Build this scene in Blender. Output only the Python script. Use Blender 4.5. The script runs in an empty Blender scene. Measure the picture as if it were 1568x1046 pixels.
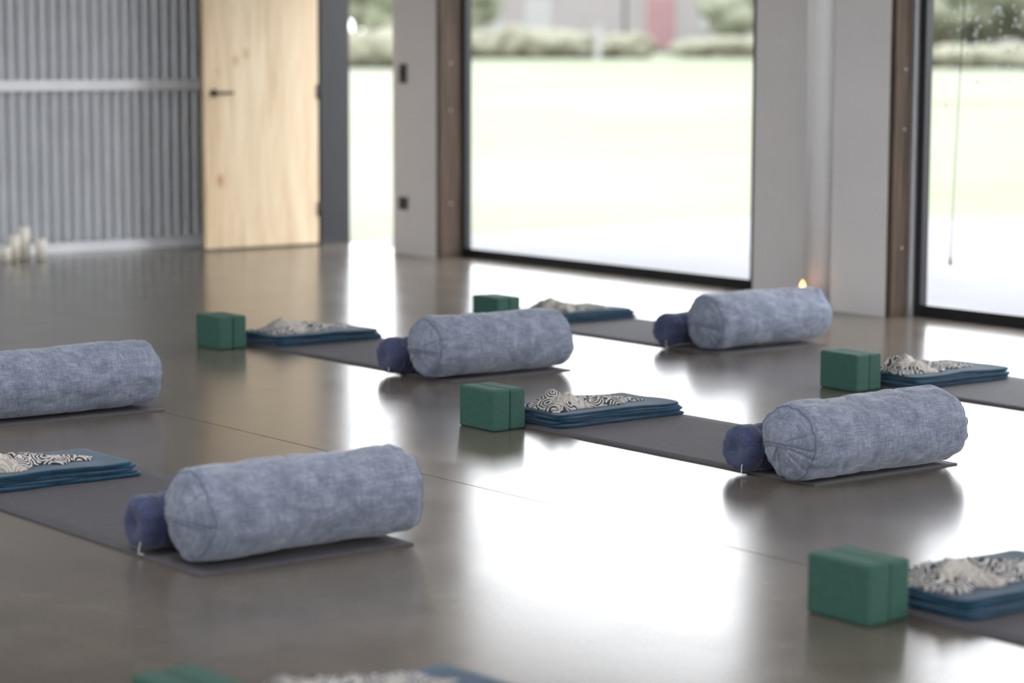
import bpy, bmesh, math, random
from mathutils import Vector, Matrix, noise
random.seed(7)
C = bpy.context.scene.collection
D = bpy.data

# ------------------------------------------------------------------ materials
def new_mat(name):
    m = D.materials.new(name); m.use_nodes = True
    nt = m.node_tree
    b = nt.nodes["Principled BSDF"]
    return m, nt, b
def N(nt, t, **k):
    n = nt.nodes.new(t)
    for a, v in k.items():
        if a in n.inputs.keys(): n.inputs[a].default_value = v
        else: setattr(n, a, v)
    return n
def L(nt, a, b): nt.links.new(a, b)
def coords(nt, scale=(1,1,1), rot=(0,0,0)):
    tc = N(nt, "ShaderNodeTexCoord"); mp = N(nt, "ShaderNodeMapping")
    mp.inputs["Scale"].default_value = scale; mp.inputs["Rotation"].default_value = rot
    L(nt, tc.outputs["Object"], mp.inputs["Vector"]); return mp.outputs["Vector"]
def noise_tex(nt, vec, scale, detail=3, rough=.55, dist=0):
    n = N(nt, "ShaderNodeTexNoise"); n.inputs["Scale"].default_value = scale
    n.inputs["Detail"].default_value = detail; n.inputs["Roughness"].default_value = rough
    n.inputs["Distortion"].default_value = dist
    L(nt, vec, n.inputs["Vector"]); return n.outputs["Fac"]
def ramp(nt, fac, stops):
    r = N(nt, "ShaderNodeValToRGB"); e = r.color_ramp.elements
    e[0].position, e[0].color = stops[0][0], (*stops[0][1], 1)
    e[1].position, e[1].color = stops[-1][0], (*stops[-1][1], 1)
    for p, c in stops[1:-1]:
        x = e.new(p); x.color = (*c, 1)
    L(nt, fac, r.inputs["Fac"]); return r.outputs["Color"]
def mathn(nt, op, a, b=None, clamp=False):
    n = N(nt, "ShaderNodeMath", operation=op); n.use_clamp = clamp
    for i, v in enumerate((a, b)):
        if v is None: continue
        if isinstance(v, (int, float)): n.inputs[i].default_value = v
        else: L(nt, v, n.inputs[i])
    return n.outputs[0]
def mix(nt, fac, a, b, mode='MIX'):
    n = N(nt, "ShaderNodeMix", data_type='RGBA', blend_type=mode)
    for s, v in ((0, fac), (6, a), (7, b)):
        if isinstance(v, (int, float)): n.inputs[s].default_value = v
        elif isinstance(v, tuple): n.inputs[s].default_value = (*v, 1)
        else: L(nt, v, n.inputs[s])
    return n.outputs[2]
def bump(nt, b, h, strength=.3, dist=.002):
    n = N(nt, "ShaderNodeBump"); n.inputs["Strength"].default_value = strength
    n.inputs["Distance"].default_value = dist
    L(nt, h, n.inputs["Height"]); L(nt, n.outputs[0], b.inputs["Normal"])
def simple(name, col, rough=.6, metal=0, var=.12, scale=12, bmp=0):
    m, nt, b = new_mat(name)
    v = coords(nt)
    f = noise_tex(nt, v, scale, 4)
    lo = tuple(c*(1-var) for c in col); hi = tuple(min(1, c*(1+var)) for c in col)
    L(nt, ramp(nt, f, [(.3, lo), (.7, hi)]), b.inputs["Base Color"])
    b.inputs["Roughness"].default_value = rough; b.inputs["Metallic"].default_value = metal
    if bmp: bump(nt, b, noise_tex(nt, v, 250, 2), bmp)
    return m

def concrete():
    m, nt, b = new_mat("polished_concrete")
    v = coords(nt)
    big = noise_tex(nt, v, .55, 5, .6, .4); mid = noise_tex(nt, v, 3.2, 6, .62, .3); fine = noise_tex(nt, v, 90, 3)
    c1 = ramp(nt, big, [(.3, (.138,.113,.088)), (.7, (.195,.163,.131))])
    c2 = ramp(nt, mid, [(.3, (.72,.72,.72)), (.7, (1,1,1))])
    c3 = ramp(nt, fine, [(.3, (.88,.88,.88)), (.6, (1,1,1))])
    c = mix(nt, 1.0, c1, c2, 'MULTIPLY'); c = mix(nt, 1.0, c, c3, 'MULTIPLY')
    # saw-cut control joint along the room
    sp = N(nt, "ShaderNodeSeparateXYZ"); L(nt, v, sp.inputs[0])
    d = mathn(nt, 'ABSOLUTE', mathn(nt, 'SUBTRACT', sp.outputs["Y"], 4.47))
    j = mathn(nt, 'LESS_THAN', d, .003)
    c = mix(nt, j, c, (.04,.03,.025))
    L(nt, c, b.inputs["Base Color"])
    r = ramp(nt, mid, [(.3, (.18,)*3), (.7, (.225,)*3)])
    r = mix(nt, j, r, (.9,.9,.9))
    L(nt, r, b.inputs["Roughness"]); b.inputs["IOR"].default_value = 1.5
    bump(nt, b, noise_tex(nt, v, 1.6, 0), .06, .004)
    return m
def bolster_fabric():
    m, nt, b = new_mat("chambray_linen")
    v1 = coords(nt, (1, .12, 1)); v2 = coords(nt, (.15, 1, .15)); v = coords(nt)
    a = noise_tex(nt, v1, 190, 3, .65); w = noise_tex(nt, v2, 210, 3, .65); p = noise_tex(nt, v, 14, 4, .6)
    s = mathn(nt, 'ADD', mathn(nt, 'MULTIPLY', a, .36), mathn(nt, 'MULTIPLY', w, .36))
    s = mathn(nt, 'ADD', s, mathn(nt, 'MULTIPLY', p, .28))
    L(nt, ramp(nt, s, [(.38, (.112,.130,.180)), (.5, (.185,.205,.268)), (.62, (.30,.322,.392))]), b.inputs["Base Color"])
    b.inputs["Roughness"].default_value = .95
    b.inputs["Sheen Weight"].default_value = .25; b.inputs["Sheen Roughness"].default_value = .5
    b.inputs["Specular IOR Level"].default_value = .15
    bump(nt, b, s, .4, .002)
    return m
def cloth(name, lo, hi, scale=180, sheen=.2):
    m, nt, b = new_mat(name)
    v = coords(nt)
    s = mathn(nt, 'ADD', mathn(nt, 'MULTIPLY', noise_tex(nt, v, scale, 3, .7), .6), mathn(nt, 'MULTIPLY', noise_tex(nt, v, 18, 3), .4))
    L(nt, ramp(nt, s, [(.38, lo), (.62, hi)]), b.inputs["Base Color"])
    b.inputs["Roughness"].default_value = .95; b.inputs["Sheen Weight"].default_value = sheen
    b.inputs["Specular IOR Level"].default_value = .15
    bump(nt, b, s, .5, .003)
    return m
def patterned():
    m, nt, b = new_mat("wave_print_cotton")
    v = coords(nt)
    vo = N(nt, "ShaderNodeTexVoronoi"); vo.inputs["Scale"].default_value = 16; L(nt, v, vo.inputs["Vector"])
    s = mathn(nt, 'SINE', mathn(nt, 'MULTIPLY', vo.outputs["Distance"], 38.0))
    ring = mathn(nt, 'GREATER_THAN', s, -.1)
    patch = noise_tex(nt, v, 6.0, 1)
    mask = mathn(nt, 'GREATER_THAN', patch, .56)
    dark = mix(nt, ring, (.58,.55,.52), (.032,.024,.030))
    light = mix(nt, ring, (.52,.48,.43), (.36,.32,.28))
    L(nt, mix(nt, mask, dark, light), b.inputs["Base Color"])
    b.inputs["Roughness"].default_value = .85
    return m
def pine():
    m, nt, b = new_mat("pine_plywood")
    v = coords(nt, (1, 1, .05))
    g = noise_tex(nt, v, 26, 5, .65, 1.4)
    big = noise_tex(nt, coords(nt, (1, 1, .12)), 6, 2, .5, .8)
    s = mathn(nt, 'ADD', mathn(nt, 'MULTIPLY', g, .5), mathn(nt, 'MULTIPLY', big, .5))
    c = ramp(nt, s, [(.36, (.56,.39,.22)), (.5, (.74,.57,.365)), (.64, (.86,.71,.50))])
    vo = N(nt, "ShaderNodeTexVoronoi"); vo.inputs["Scale"].default_value = 3.2; L(nt, coords(nt, (1,1,.6)), vo.inputs["Vector"])
    k = ramp(nt, vo.outputs["Distance"], [(.05, (.68,.52,.38)), (.12, (1,1,1))])
    L(nt, mix(nt, 1.0, c, k, 'MULTIPLY'), b.inputs["Base Color"])
    b.inputs["Roughness"].default_value = .5
    return m
def dark_wood():
    m, nt, b = new_mat("weathered_timber")
    g = noise_tex(nt, coords(nt, (1,1,.05)), 40, 5, .6, .6)
    L(nt, ramp(nt, g, [(.3, (.040,.027,.020)), (.7, (.105,.075,.055))]), b.inputs["Base Color"])
    b.inputs["Roughness"].default_value = .8; b.inputs["Specular IOR Level"].default_value = .25
    return m
def grass():
    m, nt, b = new_mat("lawn_grass")
    v = coords(nt)
    big = noise_tex(nt, v, .12, 3); fine = noise_tex(nt, v, 6, 4)
    c = ramp(nt, big, [(.35, (.176,.195,.122)), (.65, (.200,.207,.158))])
    c2 = ramp(nt, fine, [(.3, (.9,.9,.9)), (.7, (1,1,1))])
    L(nt, mix(nt, 1.0, c, c2, 'MULTIPLY'), b.inputs["Base Color"])
    b.inputs["Roughness"].default_value = .9; b.inputs["Specular IOR Level"].default_value = .1
    return m
def foliage(name, lo, hi):
    m, nt, b = new_mat(name)
    L(nt, ramp(nt, noise_tex(nt, coords(nt), 3.5, 5, .7), [(.35, lo), (.65, hi)]), b.inputs["Base Color"])
    b.inputs["Roughness"].default_value = .8
    return m
def glass(name, tint, g_amt):
    m = D.materials.new(name); m.use_nodes = True; nt = m.node_tree; nt.nodes.clear()
    o = N(nt, "ShaderNodeOutputMaterial"); t = N(nt, "ShaderNodeBsdfTransparent"); g = N(nt, "ShaderNodeBsdfGlossy")
    t.inputs[0].default_value = tint; g.inputs["Roughness"].default_value = .02
    mx = N(nt, "ShaderNodeMixShader"); mx.inputs[0].default_value = g_amt
    L(nt, t.outputs[0], mx.inputs[1]); L(nt, g.outputs[0], mx.inputs[2]); L(nt, mx.outputs[0], o.inputs[0])
    return m

M = dict(
 concrete=concrete(), bolster=bolster_fabric(), pattern=patterned(), pine=pine(), timber=dark_wood(), grass=grass(),
 glass=glass("clear_glass", (.97,.98,.97,1), .05), drop=glass("water", (.80,.82,.82,1), .25),
 teal=cloth("teal_wool", (.004,.027,.055), (.012,.062,.112)),
 navy=cloth("navy_cotton", (.038,.046,.095), (.068,.078,.150), 140),
 piping=cloth("piping_cloth", (.09,.11,.155), (.15,.17,.23)),
 block=simple("green_eva_foam", (.024,.086,.063), .75, 0, .12, 60, .2),
 mat=simple("grey_mat_rubber", (.070,.064,.071), .8, 0, .12, 30, .4),
 wall=simple("white_painted_wall", (.70,.67,.66), .6, 0, .03, 3),
 wallb=simple("white_painted_pipe", (.84,.83,.83), .45, 0, .02, 3),
 ceil=simple("ceiling_paint", (.78,.77,.76), .8, 0, .03, 3),
 steel=simple("galvanised_steel", (.52,.53,.55), .40, .5, .05, 5),
 rail=simple("rail_paint", (.84,.84,.86), .4, .05, .04, 6),
 black=simple("black_aluminium", (.012,.012,.014), .4, .3, .1, 6),
 plate=simple("black_plastic", (.03,.03,.033), .4, 0, .1, 6),
 pave=simple("pale_paving", (.178,.174,.180), .9, 0, .06, 1.5),
 wax=simple("candle_wax", (.80,.76,.66), .5, 0, .03, 30),
 wick=simple("wick", (.02,.02,.02), .9),
 cord=simple("white_cord", (.5,.5,.48), .8),
 hedge=foliage("hedge_leaves", (.11,.105,.07), (.19,.185,.13)),  # background tones lifted: haze painted into foliage, house and red colours
 tree=foliage("tree_leaves", (.13,.14,.09), (.22,.23,.165)),
 bark=simple("bark", (.10,.075,.055), .9, 0, .3, 8),
 housew=simple("house_render", (.215,.197,.19), .9, 0, .05, 2),
 houser=simple("roof_tiles", (.12,.11,.115), .9, 0, .2, 5),
 red=simple("red_paint", (.20,.11,.115), .7, 0, .1, 3),
 white=simple("white_paint", (.25,.245,.24), .7, 0, .04, 3),
)
fl = D.materials.new("candle_flame"); fl.use_nodes = True
b = fl.node_tree.nodes["Principled BSDF"]; b.inputs["Base Color"].default_value = (1,.5,.15,1)
b.inputs["Emission Color"].default_value = (1,.42,.12,1); b.inputs["Emission Strength"].default_value = 7
M['flame'] = fl

# ------------------------------------------------------------------ mesh helpers
def finish(name, bm, mats, loc=(0,0,0), rotz=0, parent=None, smooth=False):
    me = D.meshes.new(name); bm.normal_update(); bm.to_mesh(me); bm.free()
    ob = D.objects.new(name, me); C.objects.link(ob)
    for m in (mats if isinstance(mats, (list, tuple)) else [mats]): me.materials.append(m)
    ob.location = loc; ob.rotation_euler = (0, 0, rotz)
    if smooth:
        for p in me.polygons: p.use_smooth = True
    if parent: ob.parent = parent
    return ob
def box(bm, x0, x1, y0, y1, z0, z1, mi=0):
    vs = [bm.verts.new((x, y, z)) for x in (x0, x1) for y in (y0, y1) for z in (z0, z1)]
    for f in ((0,1,3,2),(4,6,7,5),(0,4,5,1),(2,3,7,6),(0,2,6,4),(1,5,7,3)):
        bm.faces.new([vs[i] for i in f]).material_index = mi
def cyl(bm, p0, p1, r0, r1=None, seg=20, mi=0):
    r1 = r0 if r1 is None else r1
    p0, p1 = Vector(p0), Vector(p1); ax = (p1-p0).normalized()
    q = Vector((0,0,1)).rotation_difference(ax); rings = []
    for p, r in ((p0, r0), (p1, r1)):
        rings.append([bm.verts.new(p + q @ Vector((math.cos(2*math.pi*i/seg)*r, math.sin(2*math.pi*i/seg)*r, 0))) for i in range(seg)])
    for i in range(seg):
        f = bm.faces.new((rings[0][i], rings[0][(i+1)%seg], rings[1][(i+1)%seg], rings[1][i])); f.material_index = mi; f.smooth = True
    bm.faces.new(rings[0][::-1]).material_index = mi; bm.faces.new(rings[1]).material_index = mi
def bevel(ob, w=.004, seg=3):
    md = ob.modifiers.new("bevel", 'BEVEL'); md.width = w; md.segments = seg; md.limit_method = 'ANGLE'
    for p in ob.data.polygons: p.use_smooth = True
    ob.modifiers.new("wn", 'WEIGHTED_NORMAL')
def empty(name, loc, rotz=0):
    e = D.objects.new(name, None); e.empty_display_size = .1; e.location = loc; e.rotation_euler = (0,0,rotz); C.objects.link(e); return e
def tube_path(bm, pts, r, seg=8, closed=False, mi=0):
    n = len(pts); rings = []
    for i, p in enumerate(pts):
        a = pts[(i-1) % n] if (closed or i > 0) else p
        c = pts[(i+1) % n] if (closed or i < n-1) else p
        t = (Vector(c)-Vector(a)).normalized()
        up = Vector((0,0,1)) if abs(t.z) < .95 else Vector((1,0,0))
        if closed: up = Vector((0,1,0))
        s = t.cross(up).normalized(); w = s.cross(t)
        rings.append([bm.verts.new(Vector(p) + s*math.cos(2*math.pi*k/seg)*r + w*math.sin(2*math.pi*k/seg)*r) for k in range(seg)])
    for i in range(n if closed else n-1):
        A, B = rings[i], rings[(i+1) % n]
        for k in range(seg):
            f = bm.faces.new((A[k], A[(k+1)%seg], B[(k+1)%seg], B[k])); f.smooth = True; f.material_index = mi

# ------------------------------------------------------------------ room shell
CEIL = 3.4
XL, XR, YB, YF = -14.42, 3.2, -3.2, 9.22
YO = 9.45
bm = bmesh.new(); box(bm, XL-.3, XR+.3, YB-.3, YO, -.15, 0); finish("floor", bm, M['concrete'])

def seg(bm, x0, x1, y0=YF, z0=0, z1=CEIL, y1=YO): box(bm, x0, x1, y0, y1, z0, z1)
WH = 2.40
Y2 = 9.235   # outer face of the bays with the second window onwards
bm = bmesh.new()
seg(bm, XL-.3, -13.93); seg(bm, -13.93, -13.04, YF, 2.12)
seg(bm, -13.04, -12.56); seg(bm, -12.56, -9.62, YF, WH)
seg(bm, -9.62, -8.83); seg(bm, -8.83, -8.44, 9.02, y1=Y2)
seg(bm, -8.44, -5.4, 9.02, WH, y1=Y2); seg(bm, -5.4, -4.7, 9.02, y1=Y2); seg(bm, -4.7, -1.7, 9.02, WH, y1=Y2)
seg(bm, -1.7, -1.0, 9.02, y1=Y2); seg(bm, -1.0, 2.0, 9.02, WH, y1=Y2); seg(bm, 2.0, XR+.3, 9.02, y1=Y2)
finish("wall_right", bm, M['wall'])
bm = bmesh.new(); cyl(bm, (-8.955, 9.105, 0.0), (-8.955, 9.105, CEIL), .108, seg=40)
cyl(bm, (-8.955, 9.105, 2.9), (-8.955, 9.105, 2.98), .113, seg=40)
finish("round_column", bm, M['wallb'])

# corrugated wall (left end of room)
bm = bmesh.new()
P = .076; n = int((9.22-YB)/P*12); prev = None
for i in range(n+1):
    y = YB + i*P/12
    x = XL + .025*math.sin(2*math.pi*y/P)
    cur = [bm.verts.new((x, y, .0)), bm.verts.new((x, y, CEIL))]
    if prev: f = bm.faces.new((prev[0], cur[0], cur[1], prev[1])); f.smooth = True
    prev = cur
box(bm, XL-.3, XL-.03, YB-.3, 9.22, 0, CEIL)
finish("wall_left", bm, M['steel'])
def rail(name, z0, z1, d):
    bm = bmesh.new(); box(bm, XL+.026, XL+.026+d, YB, 9.2, z0, z1)
    box(bm, XL+.026+d, XL+.032+d, YB, 9.2, z0, z0+.012); box(bm, XL+.026+d, XL+.032+d, YB, 9.2, z1-.012, z1)
    return finish(name, bm, M['rail'])
rail("trim_1", 1.06, 1.13, .05); rail("baseboard_left", 0, .065, .07); rail("trim_2", 2.2, 2.27, .05)

def wall_open(name, axis, pos0, pos1, a0, a1, openings):
    bm = bmesh.new(); cur = a0
    def bx(s, e, z0, z1):
        if e-s < 1e-4 or z1-z0 < 1e-4: return
        if axis == 'y': box(bm, s, e, pos0, pos1, z0, z1)
        else: box(bm, pos0, pos1, s, e, z0, z1)
    for (s, e, z0, z1) in openings:
        bx(cur, s, 0, CEIL); bx(s, e, 0, z0); bx(s, e, z1, CEIL); cur = e
    bx(cur, a1, 0, CEIL)
    return finish(name, bm, M['wall'])
OPP = [(-13, -8.9, 1.0, 2.7), (-8, -3.9, 1.0, 2.7), (-3, 1.1, 1.0, 2.7)]  # unseen windows, added and sized to raise the indoor light
BCK = [(-2.5, 2.0, 0, 2.7), (3.6, 8.0, 0, 2.7)]  # unseen rear glazing, added to let more light in
wall_open("wall_front", 'y', YB-.3, YB, XL-.3, XR+.3, OPP)
wall_open("wall_back", 'x', XR, XR+.3, YB, Y2, BCK)
# ceiling with three unseen roof lights, added to brighten the room
SKY = [(-12.2, -10.0), (-7.2, -5.0), (-2.2, 0.0)]; SY = (2.0, 4.2)
bm = bmesh.new(); cur = XL-.3
for s, e in SKY:
    box(bm, cur, s, YB-.3, YO, CEIL, CEIL+.2); box(bm, s, e, YB-.3, SY[0], CEIL, CEIL+.2); box(bm, s, e, SY[1], YO, CEIL, CEIL+.2); cur = e
box(bm, cur, XR+.3, YB-.3, YO, CEIL, CEIL+.2)
finish("ceiling", bm, M['ceil'])
for s, e in SKY:
    q = empty("fill_skylight", ((s+e)/2, sum(SY)/2, CEIL+.12)); a, c_ = (e-s)/2, (SY[1]-SY[0])/2
    bm = bmesh.new()
    for (x0, x1, y0, y1) in ((-a,-a+.06,-c_,c_),(a-.06,a,-c_,c_),(-a+.06,a-.06,-c_,-c_+.06),(-a+.06,a-.06,c_-.06,c_),(-.025,.025,-c_+.06,c_-.06)):
        box(bm, x0, x1, y0, y1, 0, .07)
    finish("frame", bm, M['rail'], parent=q)
    bm = bmesh.new(); bm.faces.new([bm.verts.new(p) for p in ((-a+.05,-c_+.05,.03),(a-.05,-c_+.05,.03),(a-.05,c_-.05,.03),(-a+.05,c_-.05,.03))])
    finish("glass_pane", bm, M['glass'], parent=q)

wc = [0]
def window(x0, x1, y, z0, z1, axis='x', mull=(), right_wide=0):
    wc[0] += 1
    e = empty("window_%d" % wc[0], ((x0+x1)/2, y, 0) if axis == 'x' else (y, (x0+x1)/2, 0))
    cx = (x0+x1)/2; hw = (x1-x0)/2; t = .07; d = .05
    bm = bmesh.new()
    def b(a0, a1, zz0, zz1, dd=d):
        if axis == 'x': box(bm, a0, a1, 0, dd, zz0, zz1)
        else: box(bm, 0, dd, a0, a1, zz0, zz1)
    b(-hw, -hw+t, z0, z1); b(hw-t-right_wide, hw, z0, z1); b(-hw+t, hw-t, z0, z0+.052); b(-hw+t, hw-t, z1-t, z1)
    b(-hw+t, hw-t, z0+.052, z0+.062, .03)
    for m in mull: b(m-cx-.03, m-cx+.03, z0+.05, z1-t)
    finish("frame", bm, M['black'], parent=e)
    bm = bmesh.new()
    pts = [(-hw+t-.01, z0+.045), (hw-t+.01, z0+.045), (hw-t+.01, z1-t+.01), (-hw+t-.01, z1-t+.01)]
    if axis == 'x': vs = [bm.verts.new((a, d/2, z)) for a, z in pts]
    else: vs = [bm.verts.new((d/2, a, z)) for a, z in pts]
    bm.faces.new(vs); finish("glass_pane", bm, M['glass'], parent=e)
    return e
window(-12.56, -9.62, 9.40, 0, WH, right_wide=.14)
w2 = window(-8.41, -5.4, 9.17, 0, WH)
window(-4.7, -1.7, 9.17, 0, WH); window(-1.0, 2.0, 9.17, 0, WH)
rr = random.Random(4); bm = bmesh.new()
for k in range(170):
    x = rr.uniform(-8.28, -7.5) + 6.905; z = 1.66 - abs(rr.gauss(0, .2)); rd = rr.uniform(.004, .010)
    bmesh.ops.create_icosphere(bm, subdivisions=2, radius=rd, matrix=Matrix.Translation((x, .03, z)) @ Matrix.Diagonal((1, .4, 1.3, 1)))
finish("rain_drops", bm, M['drop'], parent=w2, smooth=True)
for s, e_, z0, z1 in OPP: window(s, e_, YB-.15, z0, z1)
for s, e_, z0, z1 in BCK: window(s, e_, XR+.1, z0, z1, axis='y')
e = empty("blind_cord", (-8.10, 9.12, 0)); bm = bmesh.new()
tube_path(bm, [Vector((.09-.05*k/12-.04*math.sin(k/12*1.5), 0, 2.38-2.08*k/12)) for k in range(13)], .0022, 6)
finish("string", bm, M['wick'], parent=e)
bm = bmesh.new(); cyl(bm, (.0, 0, .285), (.0, 0, .325), .007, .005, 10); finish("toggle", bm, M['plate'], parent=e)
def reveal(name, x, y0, y1, z1):
    bm = bmesh.new(); box(bm, x, x+.035, y0, y1, 0, z1)
    for z in (.35, .95, 1.25, 1.8): cyl(bm, (x+.034, (y0+y1)/2, z), (x+.037, (y0+y1)/2, z), .005, seg=10, mi=1)
    return finish(name, bm, [M['timber'], M['steel']])
reveal("trim_3", -12.56, YF+.002, 9.40, WH); reveal("trim_4", -8.44, 9.022, 9.17, WH)
bm = bmesh.new(); box(bm, -8.405, -8.385, 9.14, 9.17, 0, WH); finish("trim_5", bm, M['steel'])

# door
bm = bmesh.new()
box(bm, -13.93, -13.885, YF-.01, YO, 0, 2.12); box(bm, -13.075, -13.04, 9.36, YO, 0, 2.12); box(bm, -13.885, -13.075, 9.36, YO, 2.07, 2.12)
box(bm, -13.09, -13.075, 9.35, 9.37, 1.0, 1.2)
finish("door_frame", bm, M['black'])
e = empty("door_1", (-13.90, 9.19, 0))
bm = bmesh.new(); box(bm, -.022, .022, -.90, -.004, .012, 2.06); d = finish("leaf", bm, M['pine'], parent=e); bevel(d, .002, 2)
bm = bmesh.new()
for s in (1, -1):
    cyl(bm, (.022*s, -.83, 1.045), (.030*s, -.83, 1.045), .027, seg=24)
    cyl(bm, (.030*s, -.83, 1.045), (.060*s, -.83, 1.045), .010, seg=12)
    box(bm, min(.052*s,.068*s), max(.052*s,.068*s), -.845, -.70, 1.036, 1.055)
finish("lever_handle", bm, M['black'], parent=e)
bm = bmesh.new()
for z in (.25, 1.05, 1.85): cyl(bm, (.027, -.006, z-.05), (.027, -.006, z+.05), .009, seg=12)
finish("hinges", bm, M['black'], parent=e)

def plate(name, z, w, h, kind):
    e = empty(name, (-12.92, YF, z))
    bm = bmesh.new(); box(bm, -w/2, w/2, -.010, 0, -h/2, h/2); p = finish("cover_plate", bm, M['plate'], parent=e); bevel(p, .002, 2)
    bm = bmesh.new()
    if kind: box(bm, -.014, .014, -.015, -.010, -.022, .022)
    else:
        for a in (-.02, .02): cyl(bm, (a, -.010, 0), (a, -.013, 0), .012, seg=16)
    finish("rocker" if kind else "sockets", bm, M['black'], parent=e)
plate("light_switch", 1.18, .078, .125, True); plate("wall_outlet", .335, .095, .085, False)

# ------------------------------------------------------------------ yoga props
def make_mat(xe, y0, w=.66, ln=1.73):
    bm = bmesh.new(); nx, ny = 40, 12; t = .005
    def pt(i, j, z):
        u, v = i/nx, j/ny
        return (-ln+u*ln, v*w, z)
    top = [[bm.verts.new(pt(i, j, t + (.0010*noise.noise(Vector((i*.3+xe, j*.4, y0)))) )) for j in range(ny+1)] for i in range(nx+1)]
    bot = [[bm.verts.new(pt(i, j, 0)) for j in range(ny+1)] for i in range(nx+1)]
    for i in range(nx):
        for j in range(ny):
            bm.faces.new((top[i][j], top[i+1][j], top[i+1][j+1], top[i][j+1])).smooth = True
            bm.faces.new((bot[i][j], bot[i][j+1], bot[i+1][j+1], bot[i+1][j]))
    for i in range(nx):
        bm.faces.new((bot[i][0], bot[i+1][0], top[i+1][0], top[i][0])); bm.faces.new((bot[i+1][ny], bot[i][ny], top[i][ny], top[i+1][ny]))
    for j in range(ny):
        bm.faces.new((bot[0][j+1], bot[0][j], top[0][j], top[0][j+1])); bm.faces.new((bot[nx][j], bot[nx][j+1], top[nx][j+1], top[nx][j]))
    return finish("yoga_mat", bm, M['mat'], (xe, y0, .0003))

def make_bolster(cx, y0, rotz=0, seed=0, ln=.705, R=.128, Z0=.0068):
    e = empty("yoga_bolster", (cx, y0, Z0), rotz)
    cr = .046; bulge = .020
    prof = [(-bulge*(1-(k/9)**2), (R-cr)*(k/9)) for k in range(9)]
    for k in range(11):
        a = math.pi/2*k/10; prof.append((cr-cr*math.cos(a), R-cr+cr*math.sin(a)))
    mid = 60
    for k in range(1, mid): prof.append((cr+(ln-2*cr)*k/mid, R))
    for k in range(11):
        a = math.pi/2*(1-k/10); prof.append((ln-cr+cr*math.cos(a), R-cr+cr*math.sin(a)))
    prof += [(ln+bulge*(1-(k/9)**2), (R-cr)*(k/9)) for k in range(8, -1, -1)]
    S = 96; bm = bmesh.new(); rings = []
    def place(y, r, a):
        fat = 1 + .02*math.sin(math.pi*min(max(y/ln, 0), 1))
        x, z = r*math.cos(a)*1.03*fat, r*math.sin(a)*.98
        nv = Vector((x*6, y*4+seed*3.1, z*6))
        dsp = .011*noise.noise(nv) + .006*noise.noise(nv*2.7)
        ed = min(y, ln-y)
        wr = math.exp(-max(ed, 0)/.12)
        dsp += .008*wr*noise.noise(Vector((math.cos(a)*4.5, math.sin(a)*4.5, seed+y*2)))
        cre = noise.noise(Vector((math.cos(a)*2.2+seed, y*11, math.sin(a)*2.2)))
        dsp -= .005*max(0, 1-abs(cre)*7)*(1 if ed > 0 else 0)
        k = 1 + dsp/max(R, 1e-6)
        x *= k; z *= k
        if ed < .06:
            y += .010*noise.noise(Vector((x*11, z*11, seed)))*(1 if y < ln/2 else -1)
            rad = noise.noise(Vector((math.cos(a)*1.8+seed*2, math.sin(a)*1.8, 2)))
            y += .006*max(0, 1-abs(rad)*8)*min(1, r/.05)*(1 if y < ln/2 else -1)
        z += R*.98
        if z < .012: z = .012*math.exp((z-.012)/.02)
        return (x, y, max(z, .0))
    for y, r in prof:
        if r < 1e-6: rings.append([bm.verts.new(place(y, 0, 0))])
        else: rings.append([bm.verts.new(place(y, r, 2*math.pi*i/S)) for i in range(S)])
    for A, B in zip(rings, rings[1:]):
        for i in range(S):
            j = (i+1) % S
            if len(A) == 1: bm.faces.new((A[0], B[j], B[i]))
            elif len(B) == 1: bm.faces.new((A[i], A[j], B[0]))
            else: bm.faces.new((A[i], A[j], B[j], B[i]))
    bmesh.ops.recalc_face_normals(bm, faces=bm.faces[:])
    finish("cushion_body", bm, M['bolster'], parent=e, smooth=True)
    bm = bmesh.new()
    for yy in (.016, ln-.016):
        rr = R-cr+cr*math.sin(math.acos(1-.016/cr))
        pts = [Vector(place(yy, rr+.0008, 2*math.pi*i/S)) for i in range(S)]
        tube_path(bm, pts, .0020, 6, True)
    pts = []
    for k in range(-14, 15):
        t = k/14*.95; rr = abs(t)*(R-.012); ri = min(rr, R-cr)
        yy = -bulge*(1-(ri/(R-cr))**2)-.001
        if rr > R-cr: yy = cr-math.sqrt(max(cr*cr-(rr-(R-cr))**2, 0))-.001
        p = place(yy, rr, -.10 if t > 0 else math.pi+.10); pts.append(Vector((p[0], p[1]-.0012, p[2])))
    tube_path(bm, pts, .0028, 6)
    pts2 = [p + Vector((0, .0006, -.011)) for p in pts[1:-1]]; tube_path(bm, pts2, .0020, 6)
    finish("piping_and_zip", bm, M['piping'], parent=e, smooth=True)
    return e

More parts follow.
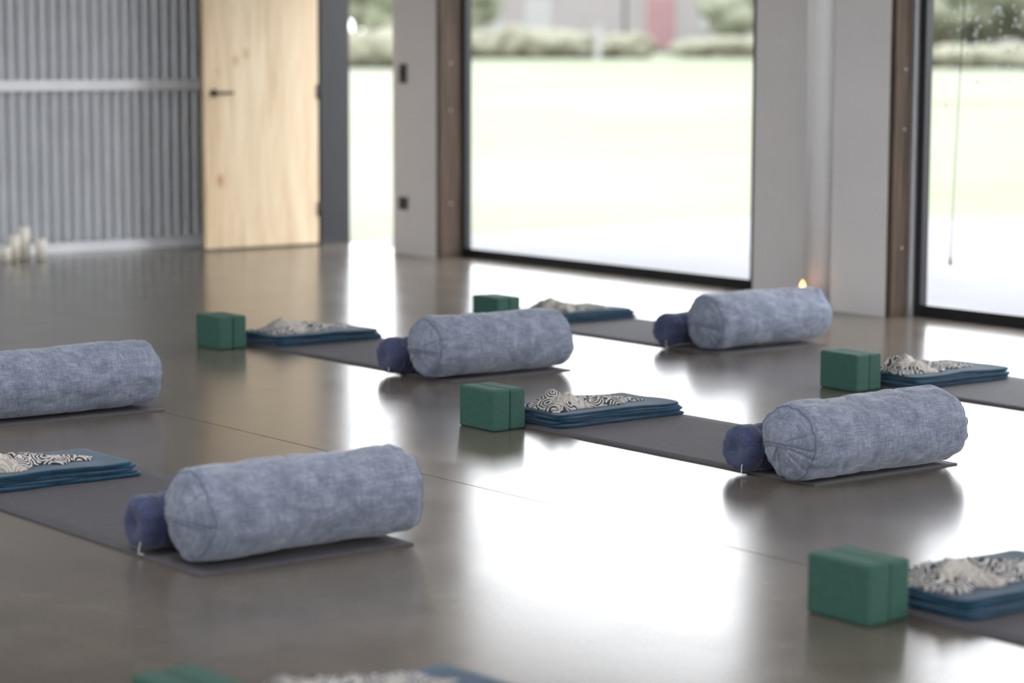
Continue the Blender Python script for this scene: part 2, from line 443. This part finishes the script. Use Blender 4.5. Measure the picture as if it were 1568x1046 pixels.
def make_roll(cx, y0, rotz=0, seed=0, ln=.50, R=.076):
    e = empty("neck_roll", (cx, y0, .0082), rotz)
    prof = [(.012, 0), (.008, .014), (.002, .028), (.0, .040), (.0, .050), (.003, .059), (.010, .068), (.020, R-.002), (.032, R)]
    n = 26
    for k in range(1, n): prof.append((.036+(ln-.072)*k/n, R - (.006 if 2 < k < 4 else 0)))
    prof += [(ln-y, r) for y, r in prof[8::-1]]
    S = 60; bm = bmesh.new(); rings = []
    for y, r in prof:
        ring = []
        for i in range(S if r else 1):
            a = 2*math.pi*i/S
            ed = math.exp(-min(y, ln-y)/.04)
            g = 1 + (.035*ed*math.sin(11*a+seed) if r else 0)
            g += .10*noise.noise(Vector((math.cos(a)*1.7, y*9, math.sin(a)*1.7+seed)))
            z = max(r*g*math.sin(a)*.97+R*.97, 0)
            ring.append(bm.verts.new((r*g*math.cos(a), y, z)))
        rings.append(ring)
    for A, B in zip(rings, rings[1:]):
        for i in range(S):
            j = (i+1) % S
            if len(A) == 1: bm.faces.new((A[0], B[j], B[i]))
            elif len(B) == 1: bm.faces.new((A[i], A[j], B[0]))
            else: bm.faces.new((A[i], A[j], B[j], B[i]))
    bmesh.ops.recalc_face_normals(bm, faces=bm.faces[:])
    finish("roll_body", bm, M['navy'], parent=e, smooth=True)
    bm = bmesh.new()
    pts = [Vector((math.cos(2*math.pi*i/40)*(R+.001), .055, R*.97+math.sin(2*math.pi*i/40)*(R-.003)*.96)) for i in range(40)]
    tube_path(bm, pts, .0035, 6, True); finish("strap", bm, M['navy'], parent=e)
    bm = bmesh.new()
    tube_path(bm, [Vector(p) for p in ((.035,.002,.030),(.042,-.006,.016),(.046,-.010,.005),(.056,-.014,.003),(.064,-.006,.003))], .0018, 6)
    finish("drawcord", bm, M['cord'], parent=e)
    return e

def make_blocks(x0, y0, rot=0):
    for k in range(2):
        bm = bmesh.new(); dx = (0, -.007)[k]
        box(bm, -.103, .103, -.036, .036, 0, .149-.002*k)
        ob = finish("yoga_block", bm, M['block'], (x0+.103+dx, y0+.0370+k*.0765, .0005), rot); bevel(ob, .009, 4)

def sagf(x, y): return .008*noise.noise(Vector((x*5+3, y*5, 1)))
def slab(bm, x0, x1, y0, y1, z, t, seed, sag, mi=0):
    """one soft folded layer with a rounded fold edge"""
    nx, ny = 20, 32; cr = .022
    def P(i, j, off, hz):
        u, v = i/nx*2-1, j/ny*2-1
        hx, hy = (x1-x0)/2, (y1-y0)/2
        x, y = u*hx, v*hy
        qx, qy = max(0, abs(x)-(hx-cr)), max(0, abs(y)-(hy-cr))
        if qx > 0 and qy > 0:
            m_ = max(qx, qy); l = math.hypot(qx, qy); k = m_/l
            x = math.copysign(hx-cr+qx*k, x); y = math.copysign(hy-cr+qy*k, y)
        if off:
            nx_, ny_ = (math.copysign(1, u) if abs(u) > .999 else 0), (math.copysign(1, v) if abs(v) > .999 else 0)
            l = math.hypot(nx_, ny_) or 1; x += nx_/l*off; y += ny_/l*off
        x += (x0+x1)/2; y += (y0+y1)/2
        h = sag*sagf(x, y)
        w2 = Vector((x*7+seed, y*7, seed*1.7))
        x += .012*noise.noise(w2+Vector((0, 0, 5)))*abs(u); y += .012*noise.noise(w2+Vector((4, 0, 0)))*abs(v)
        h += .0010*noise.noise(w2*1.5)*sag
        return (x, y, max(0, z + h + hz))
    T = [[bm.verts.new(P(i, j, 0, t)) for j in range(ny+1)] for i in range(nx+1)]
    B = [[bm.verts.new(P(i, j, 0, 0)) for j in range(ny+1)] for i in range(nx+1)]
    F = []
    for i in range(nx):
        for j in range(ny):
            F.append(bm.faces.new((T[i][j], T[i+1][j], T[i+1][j+1], T[i][j+1])))
            F.append(bm.faces.new((B[i][j], B[i][j+1], B[i+1][j+1], B[i+1][j])))
    idx = [(i, 0) for i in range(nx+1)]+[(nx, j) for j in range(1, ny+1)]+[(i, ny) for i in range(nx-1, -1, -1)]+[(0, j) for j in range(ny-1, 0, -1)]
    n = len(idx)
    loops = [[B[i][j] for i, j in idx]]
    for ang in (-50, -18, 18, 50):
        a = math.radians(ang)
        loops.append([bm.verts.new(P(i, j, t*.5*math.cos(a)*1.2, t*.5+t*.5*math.sin(a)*1.1)) for i, j in idx])
    loops.append([T[i][j] for i, j in idx])
    for A, Bq in zip(loops, loops[1:]):
        for k in range(n): F.append(bm.faces.new((A[k], A[(k+1)%n], Bq[(k+1)%n], Bq[k])))
    for f in F: f.smooth = True; f.material_index = mi

LT = [.0105, .0075, .0105, .0075, .0115]          # layer thicknesses
def make_blanket(xn, y0, rotz=0, seed=0, w=.60, d=.36):
    bm = bmesh.new(); z = 0
    for k, t in enumerate(LT):
        a = .014*noise.noise(Vector((seed*2.3, k*1.9, 0))); c = .018*noise.noise(Vector((k*2.1, seed*1.3, 7)))
        slab(bm, -d+a+.004*k, a-.003*k, c+.003*k, w+c-.005*k, z, t, seed*3+k*1.37, k/4); z += t*.99
    return finish("folded_blanket", bm, M['teal'], (xn, y0, .0065), rotz)

def make_cloth(bx, by, seed=0, ln=.48, wd=.19, ox=-.175, oy=.255):
    """crumpled wave-print scarf laid on the blanket whose origin is (bx,by)"""
    z = .0065 + sum(LT)*.99 + .0016
    bm = bmesh.new(); nx, ny = 64, 120
    def H(u, v):
        e = max(0, (1-abs(u)**4))*max(0, 1-abs(v)**6)
        wv = 1.1*noise.noise(Vector((v*1.7, u*.6, seed*1.7)))
        amp = .7+.6*noise.noise(Vector((v*2.4, seed, 3)))
        pleat = abs(math.sin(math.pi*(u*1.1+wv+.2*seed)))**.7
        pleat2 = abs(math.sin(math.pi*(u*2.1-wv*1.5+v*1.1)))
        cross = max(0, 1-abs(noise.noise(Vector((u*1.2+seed, v*3.3, 8))))*5)
        lump = math.exp(-((v+.60)/.26)**2)*(.034*(1-u*u*.7))
        tail = .35+.65*math.exp(-((v+.35)/.6)**2)
        return .003 + e**.6*(lump + .026*pleat*max(amp, .15)*tail + .008*pleat2*tail + .010*cross*tail)
    def XY(u, v):
        wid = wd/2*(1 - .40*max(0, v)**1.5 + .35*noise.noise(Vector((v*3.1, seed, 1))) + .10*noise.noise(Vector((v*9, seed+u, 1))))
        sh = .045*noise.noise(Vector((v*1.9, seed+4, 0)))
        return u*wid+sh, v*ln/2*(1+.20*noise.noise(Vector((u*2.3, seed+9, 0))))
    T, B = [], []
    for i in range(nx+1):
        r1, r2 = [], []
        for j in range(ny+1):
            u, v = i/nx*2-1, j/ny*2-1; x, y = XY(u, v); s = sagf(x+ox, y+oy)
            r1.append(bm.verts.new((x, y, H(u, v)+s))); r2.append(bm.verts.new((x, y, s)))
        T.append(r1); B.append(r2)
    for i in range(nx):
        for j in range(ny):
            bm.faces.new((T[i][j], T[i+1][j], T[i+1][j+1], T[i][j+1])).smooth = True
            bm.faces.new((B[i][j], B[i][j+1], B[i+1][j+1], B[i+1][j]))
    for i in range(nx):
        bm.faces.new((B[i][0], B[i+1][0], T[i+1][0], T[i][0])); bm.faces.new((B[i+1][ny], B[i][ny], T[i][ny], T[i+1][ny]))
    for j in range(ny):
        bm.faces.new((B[0][j+1], B[0][j], T[0][j], T[0][j+1])); bm.faces.new((B[nx][j], B[nx][j+1], T[nx][j+1], T[nx][j]))
    return finish("patterned_scarf", bm, M['pattern'], (bx+ox, by+oy, z))

sets = [  # mat xe,y0,w ; blocks ; blanket ; bolster dx,dy,rot ; roll extra dy ; seed
 dict(m=(-5.25,5.31,.66), b=(-6.890,5.158), k=(-6.58,5.38,.60), o=(.070,-.092,-.03), ro=.048, s=1),
 dict(m=(-7.80,5.80,.63), b=(-9.47,5.595),  k=(-9.17,5.85,.57), o=(.03,-.100,-.02), ro=.02, s=2),
 dict(m=(-7.79,7.27,.67), b=(-9.40,7.115),  k=(-9.13,7.41,.55), o=(.01,-.01,0), ro=0, s=3),
 dict(m=(-5.28,3.12,.68), b=(-6.95,2.96),   k=(-6.64,3.12,.60), o=(.02,-.01,0), ro=.03, s=4),
 dict(m=(-7.83,3.81,.68), b=(-9.50,3.65),   k=(-9.20,3.87,.60), o=(.01,-.050,0), ro=0, s=5),
 dict(m=(-5.10,7.08,.68), b=(-6.82,6.915),  k=(-6.50,7.13,.58), o=(0,0,0), ro=0, s=6),
 dict(m=(-2.35,4.25,.66), b=(-4.06,4.085),   k=(-3.74,4.30,.60), o=(0,0,0), ro=0, s=7),
 dict(m=(-2.35,2.385,.66), b=(-4.035,2.227),  k=(-3.70,2.40,.60), o=(0,0,0), ro=0, s=8),
]
for q in sets:
    xe, y0, w = q['m']; s = q['s']; dx, dy, rz = q['o']
    make_mat(xe, y0, w)
    make_bolster(xe-.155+dx, y0+.045+dy, rz, s)
    make_roll(xe-.155-.133-.084+dx, y0-.012+dy+q['ro'], rz, s)
    make_blocks(*q['b'])
    make_blanket(q['k'][0], q['k'][1], 0, s, q['k'][2])
    if s == 8: make_cloth(q['k'][0], q['k'][1], s, .47, ox=-.245)
    else: make_cloth(q['k'][0], q['k'][1], s, q['k'][2]-.13)

# ------------------------------------------------------------------ candles
def candle(x, y, r, h, lit=False):
    e = empty("pillar_candle", (x, y, .0005))
    bm = bmesh.new(); S = 28; prof = [(0,0),(r,0),(r,h),(r*.93,h+.003),(r*.8,h-.004),(0,h-.008)]; rings = []
    for rr, z in prof:
        rings.append([bm.verts.new((rr*math.cos(2*math.pi*i/S), rr*math.sin(2*math.pi*i/S), z+(.003*math.sin(2*math.pi*i/S*3) if z > .01 else 0))) for i in range(S)] if rr else [bm.verts.new((0,0,z))])
    for A, B in zip(rings, rings[1:]):
        for i in range(S):
            j = (i+1) % S
            if len(A) == 1: bm.faces.new((A[0], B[j], B[i]))
            elif len(B) == 1: bm.faces.new((A[i], A[j], B[0]))
            else: bm.faces.new((A[i], A[j], B[j], B[i]))
    bmesh.ops.recalc_face_normals(bm, faces=bm.faces[:])
    finish("wax_body", bm, M['wax'], parent=e, smooth=True)
    bm = bmesh.new(); cyl(bm, (0,0,h-.008), (.001,0,h+.012), .0015, seg=8); finish("wick", bm, M['wick'], parent=e)
    if lit:
        bm = bmesh.new(); bmesh.ops.create_uvsphere(bm, u_segments=12, v_segments=10, radius=.014)
        for v in bm.verts:
            v.co.z *= 2.0
            if v.co.z > 0: v.co.x *= 1-v.co.z/.032; v.co.y *= 1-v.co.z/.032
            v.co.z += h+.03
        finish("flame", bm, M['flame'], parent=e, smooth=True)
for x, y, r, h in ((-14.02,6.965,.036,.155), (-14.05,7.05,.036,.20), (-13.98,7.13,.034,.125), (-13.95,6.87,.034,.09)): candle(x, y, r, h)
candle(-8.92, 8.91, .036, .10, True)

# ------------------------------------------------------------------ outdoors
bm = bmesh.new()
vs = [(-14.25,-30),( -14.25,13.9),(-12.6,15.6),(-3,20),(40,26),(40,-30)]
bm.faces.new([bm.verts.new((x, y, -.02)) for x, y in vs][::-1])
bmesh.ops.recalc_face_normals(bm, faces=bm.faces[:])
finish("pavement", bm, M['pave'])
fwd = Vector((-math.sin(math.radians(51.9)), math.cos(math.radians(51.9)), 0)); sd = Vector((fwd.y, -fwd.x, 0))
def gz(p):
    dd = min(p.dot(fwd), 130); return -.03 + max(0, dd-22)*.0165
bm = bmesh.new(); nx = 40; g = []
for i in range(nx+1):
    g.append([bm.verts.new((lambda p: (p.x, p.y, gz(p)))(fwd*(-40+i*6) + sd*(-120+j*12))) for j in range(21)])
for i in range(nx):
    for j in range(20): bm.faces.new((g[i][j], g[i][j+1], g[i+1][j+1], g[i+1][j])).smooth = True
bmesh.ops.recalc_face_normals(bm, faces=bm.faces[:])
finish("lawn", bm, M['grass'])

def W(dist, lat): return fwd*dist + sd*lat
def px(x, dist): return (x-784)/3702*dist
def blob(bm, c, r, sz, seed, mi=0):
    ret = bmesh.ops.create_icosphere(bm, subdivisions=3, radius=1, matrix=Matrix())
    for v in ret['verts']:
        n_ = v.co.copy(); k = 1 + .35*noise.noise(n_*1.8+Vector((seed, 0, 0))) + .18*noise.noise(n_*5+Vector((seed, 3, 0)))
        v.co = Vector(c) + Vector((n_.x*r*k, n_.y*r*k, n_.z*sz*k))
        for f in v.link_faces: f.material_index = mi; f.smooth = True
def hedge(x0, x1, dist, h, seed):
    bm = bmesh.new(); a, b_ = px(x0, dist), px(x1, dist); n = max(3, int((b_-a)/.9)); base = gz(W(dist, 0))
    for i in range(n+1):
        p = W(dist+random.uniform(-.4, .4), a+(b_-a)*i/n)
        blob(bm, (p.x, p.y, base+h*.45), .9, h*.6*random.uniform(.8, 1.15), seed+i)
    finish("garden_hedge", bm, M['hedge'])
hedge(520, 610, 70, 1.1, 1); hedge(690, 830, 84, 1.0, 20); hedge(850, 960, 84, .9, 50); hedge(1060, 1180, 86, .7, 90); hedge(1400, 1640, 72, .7, 140)
def tree(x, dist, h, r, seed):
    p = W(dist, px(x, dist)); base = gz(p); bm = bmesh.new()
    cyl(bm, (p.x, p.y, base), (p.x, p.y, base+h*.6), .18, .1, 12, 1)
    rr = random.Random(seed)
    for i in range(9):
        blob(bm, (p.x+rr.uniform(-r, r)*.7, p.y+rr.uniform(-r, r)*.7, base+h*rr.uniform(.42, .9)), r*.55, r*.5, seed+i)
    finish("garden_tree", bm, [M['tree'], M['bark']])
tree(580, 78, 3.2, 1.6, 3); tree(545, 90, 4.0, 1.6, 33); tree(1130, 89, 3.6, 1.6, 5); tree(1440, 78, 3.6, 2.0, 8); tree(1500, 80, 3.8, 2.2, 11); tree(1565, 79, 3.8, 2.2, 14); tree(1630, 82, 4, 2.3, 19); tree(725, 89, 3.4, 1.4, 17)
def house(x0, x1, dist, h, red=None):
    a, b_ = px(x0, dist), px(x1, dist); base = gz(W(dist, 0)); bm = bmesh.new(); dep = 7
    box(bm, a, b_, 0, dep, 0, h, 0)
    r0 = [bm.verts.new((a-.05, -.5, h)), bm.verts.new((b_+.05, -.5, h)), bm.verts.new((b_+.05, dep+.5, h)), bm.verts.new((a-.05, dep+.5, h)), bm.verts.new((a+1, dep/2, h+2)), bm.verts.new((b_-1, dep/2, h+2))]
    for f in ((0,1,5,4),(1,2,5),(2,3,4,5),(3,0,4),(3,2,1,0)): bm.faces.new([r0[i] for i in f]).material_index = 1
    if red:
        c0, c1 = px(red[0], dist), px(red[1], dist); box(bm, c0, c1, -.12, .0, .15, 2.2, 2); box(bm, c0-.12, c1+.12, -.06, 0, .1, 2.35, 3)
    for wx in (x0+35, x0+110):
        c = px(wx, dist); box(bm, c, c+1.1, -.05, 0, .9, 2.1, 3)
    o = finish("house", bm, [M['housew'], M['houser'], M['red'], M['white']])
    o.matrix_world = Matrix.Translation(fwd*dist+Vector((0,0,base))) @ Matrix(((sd.x, fwd.x, 0, 0), (sd.y, fwd.y, 0, 0), (0,0,1,0), (0,0,0,1)))
house(690, 951, 96, 3.4); house(955, 1190, 96, 3.3, (985, 1030)); house(1340, 1660, 98, 3.4)
p = W(82, px(912, 82)); bm = bmesh.new(); bz = gz(p)
box(bm, p.x-.08, p.x+.08, p.y-.08, p.y+.08, bz, bz+1.15); box(bm, p.x-.11, p.x+.11, p.y-.11, p.y+.11, bz+1.15, bz+1.2)
finish("fence_post", bm, M['white'])

# ------------------------------------------------------------------ world & camera
w = D.worlds.new("World"); bpy.context.scene.world = w; w.use_nodes = True; nt = w.node_tree
bg = nt.nodes["Background"]
tc = N(nt, "ShaderNodeTexCoord"); sp = N(nt, "ShaderNodeSeparateXYZ"); L(nt, tc.outputs["Generated"], sp.inputs[0])
c = ramp(nt, sp.outputs["Z"], [(0, (.965,.97,1.0)), (.5, (.89,.93,1.0))])
L(nt, c, bg.inputs["Color"]); bg.inputs["Strength"].default_value = 6.2

cam = D.cameras.new("camera"); co = D.objects.new("camera", cam); C.objects.link(co); bpy.context.scene.camera = co
yaw, pit, rol = [math.radians(v) for v in (51.912, 6.924, 0.206)]
fw = Vector((-math.sin(yaw)*math.cos(pit), math.cos(yaw)*math.cos(pit), -math.sin(pit)))
R_ = Vector((math.cos(yaw), math.sin(yaw), 0)); U_ = R_.cross(fw)
r = R_*math.cos(rol)+U_*math.sin(rol); u = U_*math.cos(rol)-R_*math.sin(rol)
co.matrix_world = Matrix(((r.x,u.x,-fw.x,0),(r.y,u.y,-fw.y,0),(r.z,u.z,-fw.z,1.35),(0,0,0,1)))
cam.sensor_width = 36; cam.lens = 85; cam.clip_end = 600; cam.clip_start = .05
cam.dof.use_dof = True; cam.dof.focus_distance = 8.1; cam.dof.aperture_fstop = 1.8
try:
    bpy.context.scene.view_settings.view_transform = 'Standard'
except Exception: pass
